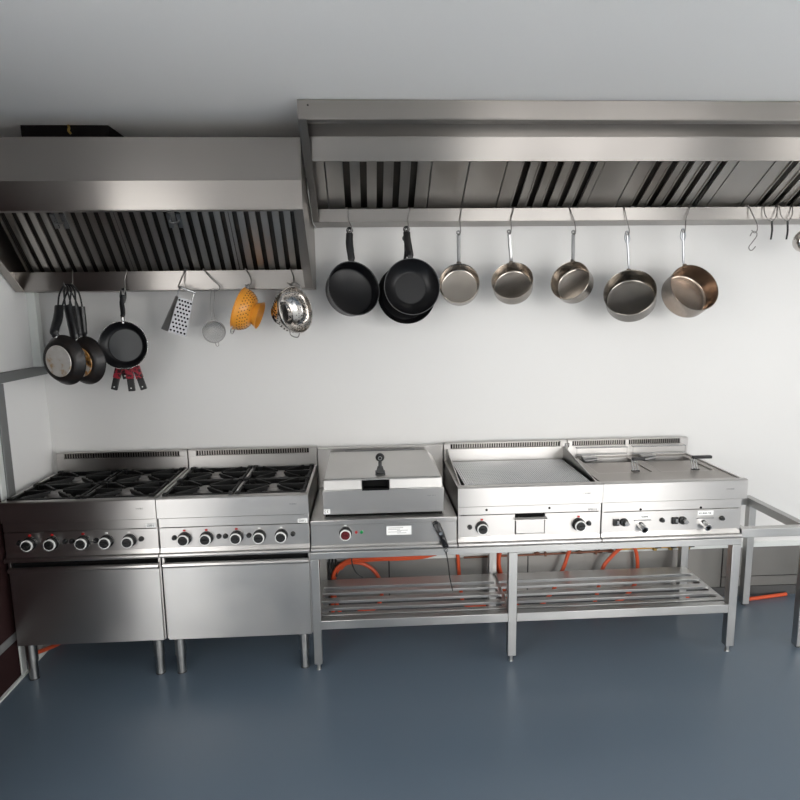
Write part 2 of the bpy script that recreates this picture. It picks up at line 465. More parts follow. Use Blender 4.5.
def lipface(x0, x1): return [(x0, -.556, .899), (x1, -.556, .899), (x1, -.09, .899), (x0, -.09, .899)], [(x0, -.544, .943), (x1, -.544, .943), (x1, -.09, .943), (x0, -.09, .943)]
lid = M()
lid.quadbox([(.070, -.553, .943), (.630, -.553, .943), (.626, -.085, .943), (.070, -.085, .943)],
            [(.074, -.545, .952), (.620, -.545, .952), (.600, -.09, .972), (.076, -.09, .972)])
lid.box(.075, .249, -.53, -.09, .902, .943).box(.379, .625, -.53, -.09, .902, .943).box(.249, .379, -.499, -.09, .902, .943)
lid = obj('lid', lid, 'lidtop', root, .002)
for x0, x1 in ((.069, .249), (.379, .630)): obj('lid_lip', M().quadbox(*lipface(x0, x1)), 'lidlip', lid, .002)
h = obj('lid_handle', M().box(.314, .362, -.51, -.44, .951, .959).quadbox([(.315, -.492, .955), (.361, -.492, .955), (.361, -.484, .955), (.315, -.484, .955)], [(.326, -.484, .99), (.350, -.484, .99), (.350, -.476, .99), (.326, -.476, .99)]), 'black', lid, .001)
obj('handle_stem', M().cyl((.338, -.481, .98), (.338, -.48, 1.02), .009, .0085, 16), 'bakelite', h)
T = Matrix.Translation((.338, -.479, 1.033)) @ Matrix.Rotation(PI / 2, 4, 'X')
prof = [(max(.0005, .0215 * math.cos(a)), .0185 * math.sin(a)) for a in [(-PI / 2) + PI * k / 10 for k in range(11)]]
kn = obj('ball_knob', M().lathe(prof, T, 28, False), 'bakelite', h)
T2 = Matrix.Translation((.338, -.497, 1.033)) @ Matrix.Rotation(PI / 2, 4, 'X')
obj('knob_ring', M().torus(T2, .008, .0018, 20, 6), 'handle_steel', kn)
obj('hinge_slot', M().box(.156, .537, -.079, -.072, .962, .975), 'handle_steel', lid, .002)
k = knob_parts(root, .167, .694, -.572, 'red_dark', 'white_plastic')
obj('lamp_lens', M().cyl((.217, -.568, .695), (.217, -.577, .695), .008, .006, 16), 'red', root)
obj('lamp_lens', M().cyl((.2425, -.568, .695), (.2425, -.577, .695), .0095, .007, 16), 'green', root)
lb = obj('instruction_label', M().box(.361, .479, -.5738, -.5718, .676, .719), 'label', root)
pm = M()
for z, x0, x1 in ((.710, .37, .44), (.703, .37, .425), (.697, .41, .462), (.690, .37, .43), (.684, .41, .455)): pm.box(x0, x1, -.5743, -.5737, z, z + .0022)
obj('print', pm, 'ink_light', lb)
ce = obj('mark_label', M().box(.066, .096, -.5515, -.5495, .783, .805), 'label', pb)
cm = M()
for cx in (.0755, .0875):
    for q in range(7):
        a0 = PI * .5 + PI * q / 7 * 1.0; a1 = a0 + PI / 7
        for (aa, bb) in ((a0, a1),):
            cm.tube([(cx + .0045 * math.cos(aa), -.5522, .794 + .0065 * math.sin(aa)), (cx + .0045 * math.cos(bb), -.5522, .794 + .0065 * math.sin(bb))], .0008, 5, 0)
cm.box(.0815, .086, -.5526, -.5516, .7934, .7946)
obj('letters', cm, 'gap', ce)
obj('maker_badge', glyphs(.56, .60, -.5506, .856, .861, 9, 11), 'ink_light', root)
cr = obj('tilting_crank', M().cyl((.597, -.568, .728), (.597, -.598, .728), .0165, n=18).tube([(.597, -.592, .73), (.606, -.6, .71), (.616, -.604, .69), (.628, -.6, .655), (.640, -.597, .618)], [.018, .0135], 10, 3, flat=((0, 1, 0), .7)), 'bakelite', root)
obj('pivot_stud', M().cyl((.614, -.6, .693), (.614, -.622, .693), .0095, .008, 16), 'chrome', cr)
obj('crank_prong', M().tube([(.624, -.604, .672), (.636, -.606, .655), (.642, -.604, .634), (.648, -.6, .62)], .0075, 8, 3), 'bakelite', cr)
obj('end_ring', M().torus(Matrix.Translation((.642, -.6, .6)) @ Matrix.Rotation(PI / 2, 4, 'X'), .008, .0022, 18, 6), 'chrome', cr)

# ------------------------------------------------------------------ ribbed griddle
def side_body(root, X0, x1, top):
    a, b = X0 + .003, x1 - .003
    obj('body', M().box(a, a + .012, -.571, -.03, .608, top).box(b - .012, b, -.571, -.03, .608, top).box(a, b, -.05, -.03, .608, top).box(a, b, -.549, -.03, .608, .62), 'steel', root, .001)
    return a, b
root = thing('griddle', 'steel griddle with a broad ribbed plate between the lidded pan and the fryer', 'griddle', (1.05, -.3, .606))
a, b = side_body(root, .7, 1.4, .895)
obj('top_fascia', M().prism_x([(-.583, .806), (FY, .896), (-.578, .901), (-.545, .901), (-.545, .89), (-.572, .886), (-.572, .806)], a - .002, b + .003), 'steel', root)
obj('upper_panel', M().box(a, b, -.573, -.55, .7622, .8015), 'steel', root, .001)
obj('control_panel', M().box(a, .978, -.572, -.55, .6525, .7585).box(1.125, b, -.572, -.55, .6525, .7585).box(.978, 1.125, -.572, -.55, .6525, .66), 'steel', root, .001)
rolled_rail('lower_edge', root, a, b, .606, .6525)
dr = obj('drip_drawer', M().box(.982, 1.121, -.576, -.56, .662, .738), 'steel', root, .002)
obj('drawer_lip', M().prism_x([(-.578, .738), (-.592, .733), (-.592, .737), (-.578, .744)], .972, 1.131), 'steel', dr)
obj('drawer_gap', M().box(.979, 1.124, -.562, -.551, .74, .757), 'gap', root)
obj('panel_backing', M().box(a + .013, b - .013, -.5495, -.546, .66, .885), 'gap', root)
pl = M().box(.745, 1.36, -.545, -.075, .88, .893)
for k in range(58):
    x = .752 + k * .0105
    pl.prism_x([(-.52, .893), (-.09, .893), (-.09, .898), (-.52, .898)], x, x + .0055)
obj('ribbed_plate', pl, 'ribbed', root)
obj('drip_channel', M().box(.705, 1.395, -.574, -.547, .886, .8945), 'steel', root)
def guard(x0, x1):
    return M().prism_x([(-.545, .89), (-.545, .903), (-.075, .962), (-.055, .962), (-.055, .89)], x0, x1)
obj('splash_guard', guard(.716, .722), 'steel', root)
obj('splash_guard', guard(1.376, 1.382), 'steel', root)
obj('splash_back', M().box(.716, 1.382, -.056, -.051, .89, .962), 'steel', root)
obj('guard_bracket', M().tube([(1.379, -.075, .962), (1.379, -.08, .985), (1.40, -.08, .985), (1.40, -.075, .962)], .004, 8, 0), 'chrome', root)
flue_parts(root, a, b, .74, 1.36)
for x in (.817, 1.288): knob_parts(root, x, .7, -.572)
for x in (.759, 1.339): button(root, x, .7025, -.572)
for x in (.84, 1.144): obj('sight_hole', M().cyl((x, -.572, .785), (x, -.5745, .785), .006, n=14), 'gap', root)
obj('maker_badge', glyphs(1.30, 1.345, -.5836, .853, .859, 9, 15), 'ink_light', root)
obj('rating_label', glyphs(1.335, 1.378, -.5732, .767, .776, 6, 16), 'ink', root)

# ------------------------------------------------------------------ twin fryer
root = thing('deep_fryer', 'steel twin fryer with two drain taps at the end of the cooking line', 'fryer', (1.75, -.3, .606))
a, b = side_body(root, 1.4, 2.1, .885)
obj('top_fascia', M().prism_x([(-.583, .806), (FY, .896), (-.578, .901), (-.545, .901), (-.545, .89), (-.572, .886), (-.572, .806)], a - .0015, b + .018), 'steel', root)
obj('upper_panel', M().box(a, b, -.573, -.55, .7562, .8015), 'steel', root, .001)
obj('control_panel', M().box(a, b, -.572, -.55, .6515, .7525), 'steel', root, .001)
rolled_rail('lower_edge', root, a, b, .606, .6515)
obj('panel_backing', M().box(a + .013, b - .013, -.5495, -.546, .66, .885), 'gap', root)
# top plate with two openings
T0, T1, T2_, T3 = 1.445, 1.735, 1.775, 2.055
tp = M().box(a, b, -.547, -.40, .888, .8985).box(a, b, -.085, -.05, .888, .8985)
for x0, x1 in ((a, T0), (T1, T2_), (T3, b)): tp.box(x0, x1, -.40, -.085, .888, .8985)
obj('top_plate', tp, 'hood', root, .0015)
obj('side_rim', M().box(b - .012, b, -.56, -.05, .8985, .904), 'steel', root, .001)
for x0, x1 in ((T0, T1), (T2_, T3)):
    t = M().box(x0, x1, -.402, -.396, .70, .8985).box(x0, x1, -.09, -.084, .70, .8985).box(x0, x0 + .004, -.4, -.085, .70, .8985).box(x1 - .004, x1, -.4, -.085, .70, .8985)
    tk = obj('tank', t, 'steel', root)
    obj('tank_lid', M().box(x0 + .006, x1 - .006, -.37, -.17, .886, .892).box(x0 + .006, x1 - .006, -.385, -.37, .876, .892), 'hood', tk, .001)
    obj('tank_floor', M().box(x0 + .004, x1 - .004, -.395, -.09, .70, .706), 'greasy_shade', tk)
    obj('heating_element', M().tube([(x0 + .03, -.1, .89), (x0 + .03, -.14, .895), (x0 + .09, -.14, .905), (x0 + .09, -.1, .9)], .008, 8, 2).box(x0 + .02, x0 + .1, -.13, -.09, .89, .915), 'handle_steel', tk, .002)
for x, gx in ((1.645, (-.01, .058)), (1.958, (-.004, .098))):
    bk = obj('basket_handle', M().cyl((x - .012, -.385, .9), (x - .012, -.362, .958), .0032, n=8).cyl((x, -.385, .9), (x, -.362, .958), .0032, n=8).cyl((x + .014, -.385, .9), (x + .014, -.362, .958), .0032, n=8), 'chrome', root)
    obj('handle_grip', M().box(x + gx[0], x + gx[1], -.372, -.352, .952, .968), 'bakelite', bk, .004)
    obj('basket_foot', M().box(x - .02, x + .022, -.392, -.378, .899, .906), 'bakelite', bk, .002)
flue_parts(root, a, 1.745, 1.43, 1.735, n=24); flue_parts(root, 1.745, b, 1.755, 2.05, n=24)
for x0, x1 in ((1.45, 1.738), (1.772, 2.075)):
    obj('basket_rail', M().tube([(x0, -.068, .953), (x1, -.068, .953), (x1, -.068, .914), (x0, -.068, .914)], .0035, 8, 0, True).cyl((x0, -.068, .953), (x0, -.05, .953), .0035, n=8).cyl((x1, -.068, .953), (x1, -.05, .953), .0035, n=8), 'chrome', root)
for dx in (0, .292):
    x = 1.475 + dx
    sw = obj('switch', M().box(x - .016, x + .014, -.582, -.568, .685, .719), 'black', root, .003)
    obj('switch_rocker', M().box(x - .002, x + .010, -.588, -.58, .694, .712), 'handle_steel', sw, .002)
    k = obj('thermostat_knob', M().cyl((x + .037, -.568, .702), (x + .037, -.585, .702), .02, .019, 26), 'black', root, .002)
    obj('knob_cap', M().cyl((x + .042, -.585, .701), (x + .042, -.602, .701), .0125, .011, 20).box(x + .03, x + .054, -.607, -.60, .698, .704), 'handle_steel', k, .001)
for x in (1.597, 1.911):
    tpv = obj('drain_tap', M().cyl((x, -.568, .683), (x + .004, -.612, .672), .0185, .0165, 24), 'chrome', root)
    obj('tap_bore', M().cyl((x + .0035, -.606, .6735), (x + .0042, -.6135, .6716), .0105, n=18), 'gap', tpv)
    obj('tap_lever', M().box(x - .034, x + .05, -.578, -.572, .7065, .7105), 'handle_steel', root, .001)
for i, (x0, x1, z) in enumerate(((1.585, 1.642, .716), (1.88, 1.958, .724))):
    lb = obj('tap_label', M().box(x0, x1, -.5738, -.5715, z, z + .022), 'label', root)
    obj('print', glyphs(x0 + .006, x1 - .01, -.5738, z + .006, z + .014, 7, 20 + i), 'ink', lb)
for x in (1.702, 2.002): button(root, x, .706, -.572, .0095, 'reset_button')
for x in (1.593, 1.893): obj('sight_hole', M().cyl((x, -.572, .763), (x, -.5745, .763), .006, n=14), 'gap', root)
obj('maker_badge', glyphs(2.01, 2.05, -.5836, .853, .858, 9, 25), 'ink_light', root)

# ------------------------------------------------------------------ steel stand under the three units
root = thing('steel_stand', 'long steel stand with slatted undershelf carrying the pan, griddle and fryer', 'stand', (1.05, -.33, 0))
LX = ((-.001, .038), (.948, .99), (2.058, 2.1))
for x0, x1 in LX:
    for y0, y1 in ((-.5895, -.55), (-.125, -.085)):
        l = obj('leg', M().box(x0, x1, y0, y1, .035, .6055 if y0 > -.5 else .572), 'tube', root, .002)
        xc, yc = (x0 + x1) / 2, (y0 + y1) / 2
        obj('levelling_foot', M().cyl((xc, yc, 0), (xc, yc, .006), .012, .011, 16).cyl((xc, yc, .006), (xc, yc, .038), .0095, n=14), 'tube', l)
obj('top_rail', M().box(-.001, 2.1, -.5895, -.55, .5725, .6055), 'tube', root, .002)
obj('top_rail', M().box(.038, 2.058, -.125, -.085, .5725, .6055), 'tube', root, .002)
for x0, x1 in LX:
    obj('cross_rail', M().box(x0 + .002, x1 - .002, -.55, -.125, .575, .6055), 'tube', root, .001)
    obj('shelf_bearer', M().box(x0 + .008, x1 - .008, -.55, -.125, .212, .245), 'tube', root, .001)
for x0, x1 in ((.038, .948), (.99, 2.058)):
    obj('shelf_rail', M().box(x0, x1, -.5895, -.55, .216, .26), 'tube', root, .002)
    for y0, y1 in ((-.534, -.506), (-.468, -.434), (-.39, -.352), (-.302, -.262)):
        obj('shelf_slat', M().box(x0 - .012, x1 + .012, y0, y1, .246, .26), 'tube', root, .0015)
    obj('rear_shelf_plate', M().box(x0 - .012, x1 + .012, -.232, -.14, .236, .26), 'tube', root, .0015)

root = thing('open_end_stand', 'open square steel frame standing beyond the fryer at the end', 'stand', (2.29, -.33, 0))
obj('front_rail', M().box(2.103, 2.475, -.582, -.54, .604, .648), 'tube', root, .002)
obj('rear_rail', M().box(2.103, 2.475, -.11, -.07, .604, .648), 'tube', root, .002)
obj('side_rail', M().box(2.435, 2.475, -.54, -.11, .604, .648), 'tube', root, .002)
obj('side_rail', M().box(2.103, 2.135, -.54, -.11, .604, .648), 'tube', root, .002)
for y0, y1 in ((-.582, -.542), (-.136, -.096)):
    l = obj('leg', M().box(2.435, 2.475, y0, y1, .012, .604), 'tube', root, .002)
    obj('levelling_foot', M().cyl((2.455, (y0 + y1) / 2, 0), (2.455, (y0 + y1) / 2, .02), .011, n=14), 'rubber', l)

# ------------------------------------------------------------------ extraction hoods
def filt(parent, x0, x1, slots, O, ang, L, name='baffle_filter', rec=.035, lip=.007, handle=None):
    """one removable baffle filter lying on the slope that starts at O=(y,z)"""
    c, s = math.cos(R(ang)), math.sin(R(ang))
    def P(x, u, n): return Vector((x, O[0] - u * c - n * s, O[1] + u * s - n * c))
    def fb(m, xa, xb, u0, u1, n0, n1):
        m.quadbox([P(xa, u0, n0), P(xb, u0, n0), P(xb, u1, n0), P(xa, u1, n0)], [P(xa, u0, n1), P(xb, u0, n1), P(xb, u1, n1), P(xa, u1, n1)])
    m = M(); edges = [x0] + [e for sl in slots for e in sl] + [x1]
    for i in range(0, len(edges), 2): fb(m, edges[i], edges[i + 1], 0, L, -.004, 0)
    for sa, sb in slots:
        fb(m, sa, sb, 0, .012, -.004, 0)
    o = obj(name, m, 'filter', parent, .0008)
    m = M()
    for sa, sb in slots:
        fb(m, sa - .003, sa + .002, .014, L, -.004, lip); fb(m, sb - .002, sb + .003, .014, L, -.004, lip * .7)
        pass
    if slots: obj('baffle', m, 'filter', o)
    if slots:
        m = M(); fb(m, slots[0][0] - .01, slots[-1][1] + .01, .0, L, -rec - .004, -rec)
        obj('filter_core', m, 'greasy_shade', o)
    if handle:
        m = M()
        for dx in (-.022, .022): fb(m, handle + dx - .009, handle + dx + .009, L * .60, L * .76, 0, .012)
        m.tube([P(handle - .022, L * .68, .012), P(handle - .014, L * .68, .028), P(handle + .014, L * .68, .028), P(handle + .022, L * .68, .012)], .004, 8, 2)
        obj('filter_handle', m, 'handle_steel', o)
    return o

root = thing('extractor_hood', 'lower steel extractor hood with dark slatted filters over the gas ranges', 'hood', (-.7, -.3, 1.85))
A, B = -1.432, .023
# side cheeks
def cheek(x0, x1): return M().prism_x([(-.001, 1.848), (-.2, 1.848), (-.6, 2.175), (-.6, 2.29), (-.55, 2.478), (-.001, 2.478)], x0, x1)
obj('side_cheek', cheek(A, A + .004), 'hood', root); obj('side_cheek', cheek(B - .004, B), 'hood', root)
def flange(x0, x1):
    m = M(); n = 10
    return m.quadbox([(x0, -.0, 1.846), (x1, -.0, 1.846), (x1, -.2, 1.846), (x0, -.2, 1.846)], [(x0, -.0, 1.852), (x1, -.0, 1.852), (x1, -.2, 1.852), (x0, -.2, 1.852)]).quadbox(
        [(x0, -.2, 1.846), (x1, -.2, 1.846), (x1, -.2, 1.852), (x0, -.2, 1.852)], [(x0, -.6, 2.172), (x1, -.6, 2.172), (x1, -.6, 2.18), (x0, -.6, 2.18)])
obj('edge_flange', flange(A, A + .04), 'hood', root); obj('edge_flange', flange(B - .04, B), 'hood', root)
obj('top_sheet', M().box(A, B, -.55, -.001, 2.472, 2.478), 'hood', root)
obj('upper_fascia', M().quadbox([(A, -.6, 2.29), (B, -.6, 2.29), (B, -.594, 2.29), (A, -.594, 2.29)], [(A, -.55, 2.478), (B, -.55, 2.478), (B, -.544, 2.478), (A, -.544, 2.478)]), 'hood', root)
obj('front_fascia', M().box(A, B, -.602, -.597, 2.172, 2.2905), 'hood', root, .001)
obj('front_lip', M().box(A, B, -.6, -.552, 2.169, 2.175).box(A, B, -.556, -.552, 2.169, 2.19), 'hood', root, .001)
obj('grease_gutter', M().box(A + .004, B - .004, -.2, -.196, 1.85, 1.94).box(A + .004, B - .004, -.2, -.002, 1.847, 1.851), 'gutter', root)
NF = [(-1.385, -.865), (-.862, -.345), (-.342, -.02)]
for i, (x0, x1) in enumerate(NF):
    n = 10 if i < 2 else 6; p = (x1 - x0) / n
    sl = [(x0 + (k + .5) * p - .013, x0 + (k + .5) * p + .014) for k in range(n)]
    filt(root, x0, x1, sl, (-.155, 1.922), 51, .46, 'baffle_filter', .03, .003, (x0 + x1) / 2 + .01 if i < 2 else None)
dc = obj('duct', M().prism_x([(-.02, 2.478), (-.38, 2.478), (-.38, 2.573), (-.02, 2.573)], -1.235, -.852), 'dark_box', root)
obj('cable_tie', M().tube([(-1.025, -.384, 2.57), (-1.019, -.391, 2.558), (-1.021, -.395, 2.545), (-1.013, -.391, 2.533)], .0055, 6, 3), 'brass', dc)

root = thing('extractor_hood', 'upper long steel extractor hood running out of frame above the hanging pots', 'hood', (1.5, -.35, 2.17))
A, B = .03, 3.0
def cheek2(x0, x1): return M().prism_x([(-.001, 2.17), (-.2, 2.17), (-.735, 2.502), (-.735, 2.572), (-.001, 2.572)], x0, x1)
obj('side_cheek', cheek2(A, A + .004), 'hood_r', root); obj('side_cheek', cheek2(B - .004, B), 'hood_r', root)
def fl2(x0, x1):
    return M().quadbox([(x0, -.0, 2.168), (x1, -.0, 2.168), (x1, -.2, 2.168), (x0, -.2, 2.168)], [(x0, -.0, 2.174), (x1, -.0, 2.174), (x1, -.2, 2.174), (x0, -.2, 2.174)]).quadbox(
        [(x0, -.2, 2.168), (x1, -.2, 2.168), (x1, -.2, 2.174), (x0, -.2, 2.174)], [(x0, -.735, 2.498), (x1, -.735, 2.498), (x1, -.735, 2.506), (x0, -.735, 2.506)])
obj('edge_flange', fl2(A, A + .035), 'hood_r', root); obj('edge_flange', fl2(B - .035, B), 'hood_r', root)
obj('edge_glint', M().tube([(A + .001, -.012, 2.167), (A + .001, -.2, 2.168), (A - .001, -.46, 2.329)], .0042, 8, 0), 'chrome', root)  # bright chrome line standing in for light caught along the cheek edge
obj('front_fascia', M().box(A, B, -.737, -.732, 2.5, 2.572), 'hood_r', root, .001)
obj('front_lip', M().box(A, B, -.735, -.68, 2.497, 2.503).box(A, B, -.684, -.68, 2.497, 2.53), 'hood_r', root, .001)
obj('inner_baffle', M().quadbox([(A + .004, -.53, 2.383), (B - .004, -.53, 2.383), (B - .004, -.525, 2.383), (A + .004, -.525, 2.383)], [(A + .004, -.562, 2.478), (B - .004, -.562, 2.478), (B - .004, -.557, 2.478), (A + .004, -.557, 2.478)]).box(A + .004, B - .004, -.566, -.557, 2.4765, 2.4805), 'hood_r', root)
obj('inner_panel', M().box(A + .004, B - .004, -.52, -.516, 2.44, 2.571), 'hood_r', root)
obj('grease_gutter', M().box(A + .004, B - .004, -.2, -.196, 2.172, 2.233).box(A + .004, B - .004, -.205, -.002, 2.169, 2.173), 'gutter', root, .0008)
def slots(x, n, p=.078, w=.036): return [(x + k * p - w / 2, x + k * p + w / 2) for k in range(n)]
FL = .40
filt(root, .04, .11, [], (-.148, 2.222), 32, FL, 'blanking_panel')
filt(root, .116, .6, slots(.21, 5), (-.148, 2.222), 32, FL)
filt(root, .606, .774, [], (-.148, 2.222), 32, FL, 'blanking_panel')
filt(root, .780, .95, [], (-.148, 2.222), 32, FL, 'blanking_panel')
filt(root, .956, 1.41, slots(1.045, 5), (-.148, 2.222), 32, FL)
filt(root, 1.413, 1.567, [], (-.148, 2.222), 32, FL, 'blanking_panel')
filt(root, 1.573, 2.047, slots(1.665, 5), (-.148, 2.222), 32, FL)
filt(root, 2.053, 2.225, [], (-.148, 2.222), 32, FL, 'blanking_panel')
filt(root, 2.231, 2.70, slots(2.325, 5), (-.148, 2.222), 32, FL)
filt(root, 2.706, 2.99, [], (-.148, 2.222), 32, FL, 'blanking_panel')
obj('rivet', M().cyl((.072, -.7365, 2.55), (.072, -.739, 2.55), .0035, n=10), 'gap', root)

# ------------------------------------------------------------------ hooks
HOOKG_R, HOOKG_L = 'wire hooks on the long hood', 'wire hooks on the lower hood'
def hook(x, top, tip, label, group, bend=0.0, r=.0024, name='hanging_hook'):
    """bent wire: over the gutter edge at (x, top) and down to tip"""
    tx, ty, tz = tip
    pts = [(x - .002, -.1885, top - .014), (x - .001, -.1885, top + .001), (x, -.198, top + .0075), (x + .002, -.2065, top - .008),
           (x + (tx - x) * .5 + bend, -.5 * (.2065 - ty) if False else (-.207 + ty) / 2, (top + tz) / 2), (tx + .010, ty - .004, tz + .012), (tx + .006, ty - .008, tz - .010), (tx - .005, ty - .008, tz - .010), (tx - .010, ty - .006, tz + .006)]
    return tag(obj(name, M().tube(pts, r, 8, 4), 'wire'), label, 'hook', group)

# ------------------------------------------------------------------ saucepans
def frame_of(C, a):
    z = Vector(a).normalized(); x = Vector((1, 0, 0)); x = (x - z * x.dot(z)).normalized(); y = z.cross(x)
    return Matrix((( x.x, y.x, z.x, C[0]), (x.y, y.y, z.y, C[1]), (x.z, y.z, z.z, C[2]), (0, 0, 0, 1)))

def pot(label, C, a, Rr, h, tip, mat, grip='strap', group='steel saucepans hanging in a row'):
    tip = Vector(tip)
    root = thing('saucepan', label, 'saucepan', tip, group)
    T = frame_of(C, a)
    prof = [(Rr + .0025, 0), (Rr + .0015, -.004), (Rr, -.006), (Rr - .001, -h + .012), (Rr - .005, -h + .003), (Rr - .014, -h), (.0005, -h),
            (.0005, -h + .004), (Rr - .015, -h + .004), (Rr - .007, -h + .007), (Rr - .0035, -h + .014), (Rr - .0025, -.005), (Rr - .001, 0)]
    bowl = obj('bowl', M().lathe(prof, T, 48, True), mat, root, ang=50)
    bowl_rim = obj('rolled_rim', M().torus(T, Rr + .0005, .0022, 48, 6), mat, bowl)
    hd = tip - Vector(C); zz = Vector(a).normalized(); hd = (hd - zz * hd.dot(zz)).normalized()
    e = Vector(C) + hd * (Rr + .001) - zz * .016
    e2 = e + hd * .03
    mid = e2.lerp(tip, .5)
    d = (tip - e2).normalized()
    w = .0095 if grip == 'strap' else .0062
    hm = M().tube([e, e2, mid, tip - d * .012], [w * .9, w, w, w], 10, 4, flat=((0, -1, 0), .45 if grip == 'strap' else .8))
    hh = obj('handle', hm, 'handle_steel' if grip == 'strap' else 'rod_steel', root)
    # riveted plate at the bowl
    obj('handle_bracket', M().tube([e - hd * .004 - zz * .012, e + zz * .002, e + hd * .014], .012, 8, 2, flat=((0, -1, 0), .35)), mat, hh)
    tm = Matrix.Translation(tip) @ Matrix.Rotation(PI / 2, 4, 'X')
    if grip == 'strap':
        obj('hanging_loop', M().torus(tm, .0075, .0042, 20, 8), 'handle_steel', hh)
    else:
        obj('hanging_loop', M().tube([tip - d * .05 + Vector((-.005, 0, 0)), tip - d * .03 + Vector((-.012, 0, 0)), tip - d * .004 + Vector((-.008, 0, 0)), tip + d * .007, tip - d * .004 + Vector((.008, 0, 0)), tip - d * .03 + Vector((.012, 0, 0)), tip - d * .05 + Vector((.005, 0, 0))], .0042, 8, 3), 'rod_steel', hh)
    return root
HY = -.222
pot('small brushed saucepan hanging beside the wide black wok, facing forward', (.751, -.285, 1.861), (-.17, -.94, .26), .099, .075, (.757, HY, 2.112), 'pot')
pot('steel saucepan facing straight up at the room, second in the steel row', (1.017, -.285, 1.872), (-.27, -.83, .46), .101, .078, (1.013, HY, 2.115), 'pot')
pot('smallest steel saucepan, tipped to one side so its bowl faces the skillets', (1.309, -.285, 1.868), (-.62, -.72, .32), .098, .085, (1.342, HY, 2.110), 'pot')
pot('large dark-bowled saucepan on a looped rod handle, fourth of five steel pots', (1.617, -.29, 1.806), (-.42, -.79, .44),   .125, .10, (1.619, HY, 2.106), 'pot_dark', 'rod')
pot('large saucepan with copper-brown reflection painted into its steel, last steel pot before the empty hooks', (1.952, -.29, 1.826), (.06, -.90, .42), .125, .108, (1.911, HY, 2.116), 'pot_warm', 'rod')
hook(.773, 2.234, (.757, HY, 2.112), 'straight wire hook carrying the forward-facing small saucepan next to the wok', HOOKG_R)
hook(1.035, 2.234, (1.013, HY, 2.115), 'wire hook carrying the second steel saucepan', HOOKG_R)
hook(1.325, 2.234, (1.342, HY, 2.110), 'bowed wire hook carrying the smallest sideways saucepan', HOOKG_R, .012)
hook(1.606, 2.234, (1.619, HY, 2.106), 'wire hook carrying the dark-bowled rod-handled saucepan', HOOKG_R, .006)
hook(1.945, 2.234, (1.911, HY, 2.116), 'slanting wire hook carrying the saucepan with the painted copper-brown reflection', HOOKG_R)

# ------------------------------------------------------------------ black frying pans
def skillet(name, label, cat, C, a, Rr, h, tip, mat_in='nonstick', base_r=.78, rim='nonstick', group=None, disc=None, handle_pts=None, loop=True, back=None, grip='bakelite', hw=.012, collar=None):
    tip = Vector(tip); C = Vector(C)
    root = thing(name, label, cat, tip, group)
    T = frame_of(C, a); b = Rr * base_r
    prof = [(Rr + .001, 0), (Rr - .001, -.004), (b + (Rr - b) * .45, -h * .72), (b + .006, -h * .96), (b - .004, -h), (.0005, -h)]
    inn = [(.0005, -h + .004), (b - .006, -h + .004), (b + .002, -h * .9 + .003), (b + (Rr - b) * .42 - .002, -h * .68), (Rr - .0045, -.003), (Rr - .002, 0)]
    body = obj('pan_body', M().lathe(prof + inn, T, 56, True), back or mat_in, root, ang=60)
    obj('rim_band', M().torus(T, Rr, .0018, 56, 6), rim, body)
    if disc in ('inner', 'wok'):
        obj('cooking_surface', M().lathe([(.0005, -h + .0042), (b - .008, -h + .0042), (b - .007, -h + .0052), (.0005, -h + .0052)], T, 48), 'wok_grey' if disc == 'wok' else 'nonstick_grey', body)
    if disc and disc not in ('inner', 'wok'):
        obj('base_disc', M().lathe([(.0005, -h - .003), (b * .83, -h - .003), (b * .85, -h), (.0005, -h)], T, 48), disc, body)
    zz = Vector(a).normalized(); hd = tip - C; hd = (hd - zz * hd.dot(zz)).normalized()
    e = C + hd * (Rr - .002) - zz * .01
    pts = [e, e + hd * .025] + [Vector(p) for p in (handle_pts or [e.lerp(tip, .55)])]
    d = (tip - pts[-1]).normalized()
    if collar: obj('handle_ferrule', M().tube([e - hd * .008, e + hd * .022], .009, 12, 0), collar, body)
    hh = obj('handle', M().tube(pts + [tip - d * .016], [hw * .8, hw, hw * 1.05, hw], 12, 5, flat=((0, -1, 0), .6)), grip, root)
    if loop:
        obj('hanging_loop', M().torus(Matrix.Translation(tip) @ Matrix.Rotation(PI / 2, 4, 'X'), .0105, .0065, 20, 8), grip, hh)
    return root

skillet('frying_pan', 'deep black frying pan turned aside, hanging alone beside the black wok', 'frying pan', (.231, -.30, 1.842), (.40, -.88, .24), .135, .07, (.214, HY, 2.127), rim='nonstick_grey', base_r=.88, group='black pans under the long hood', handle_pts=[(.212, -.238, 2.06)], hw=.0175)
skillet('wok', 'wide black wok with a small ring-marked base hanging in front of another dark pan', 'wok', (.514, -.325, 1.846), (.10, -.985, .13), .137, .055, (.496, HY, 2.13), rim='nonstick_grey', base_r=.6, group='black pans under the long hood', handle_pts=[(.499, -.246, 2.07)], hw=.0175, disc='wok')
skillet('frying_pan', 'larger dark pan mostly covered by the black wok in front of it', 'frying pan', (.495, -.200, 1.812), (.10, -.985, .13), .149, .05, (.492, -.211, 2.088), rim='nonstick', base_r=.8, group='black pans under the long hood', handle_pts=[(.493, -.204, 2.02), (.493, -.208, 2.055)], hw=.008)
hook(.207, 2.234, (.214, HY, 2.127), 'short wire hook carrying the lone deep black frying pan', HOOKG_R)
hook(.513, 2.234, (.496, HY, 2.13), 'short wire hook carrying the black wok', HOOKG_R)

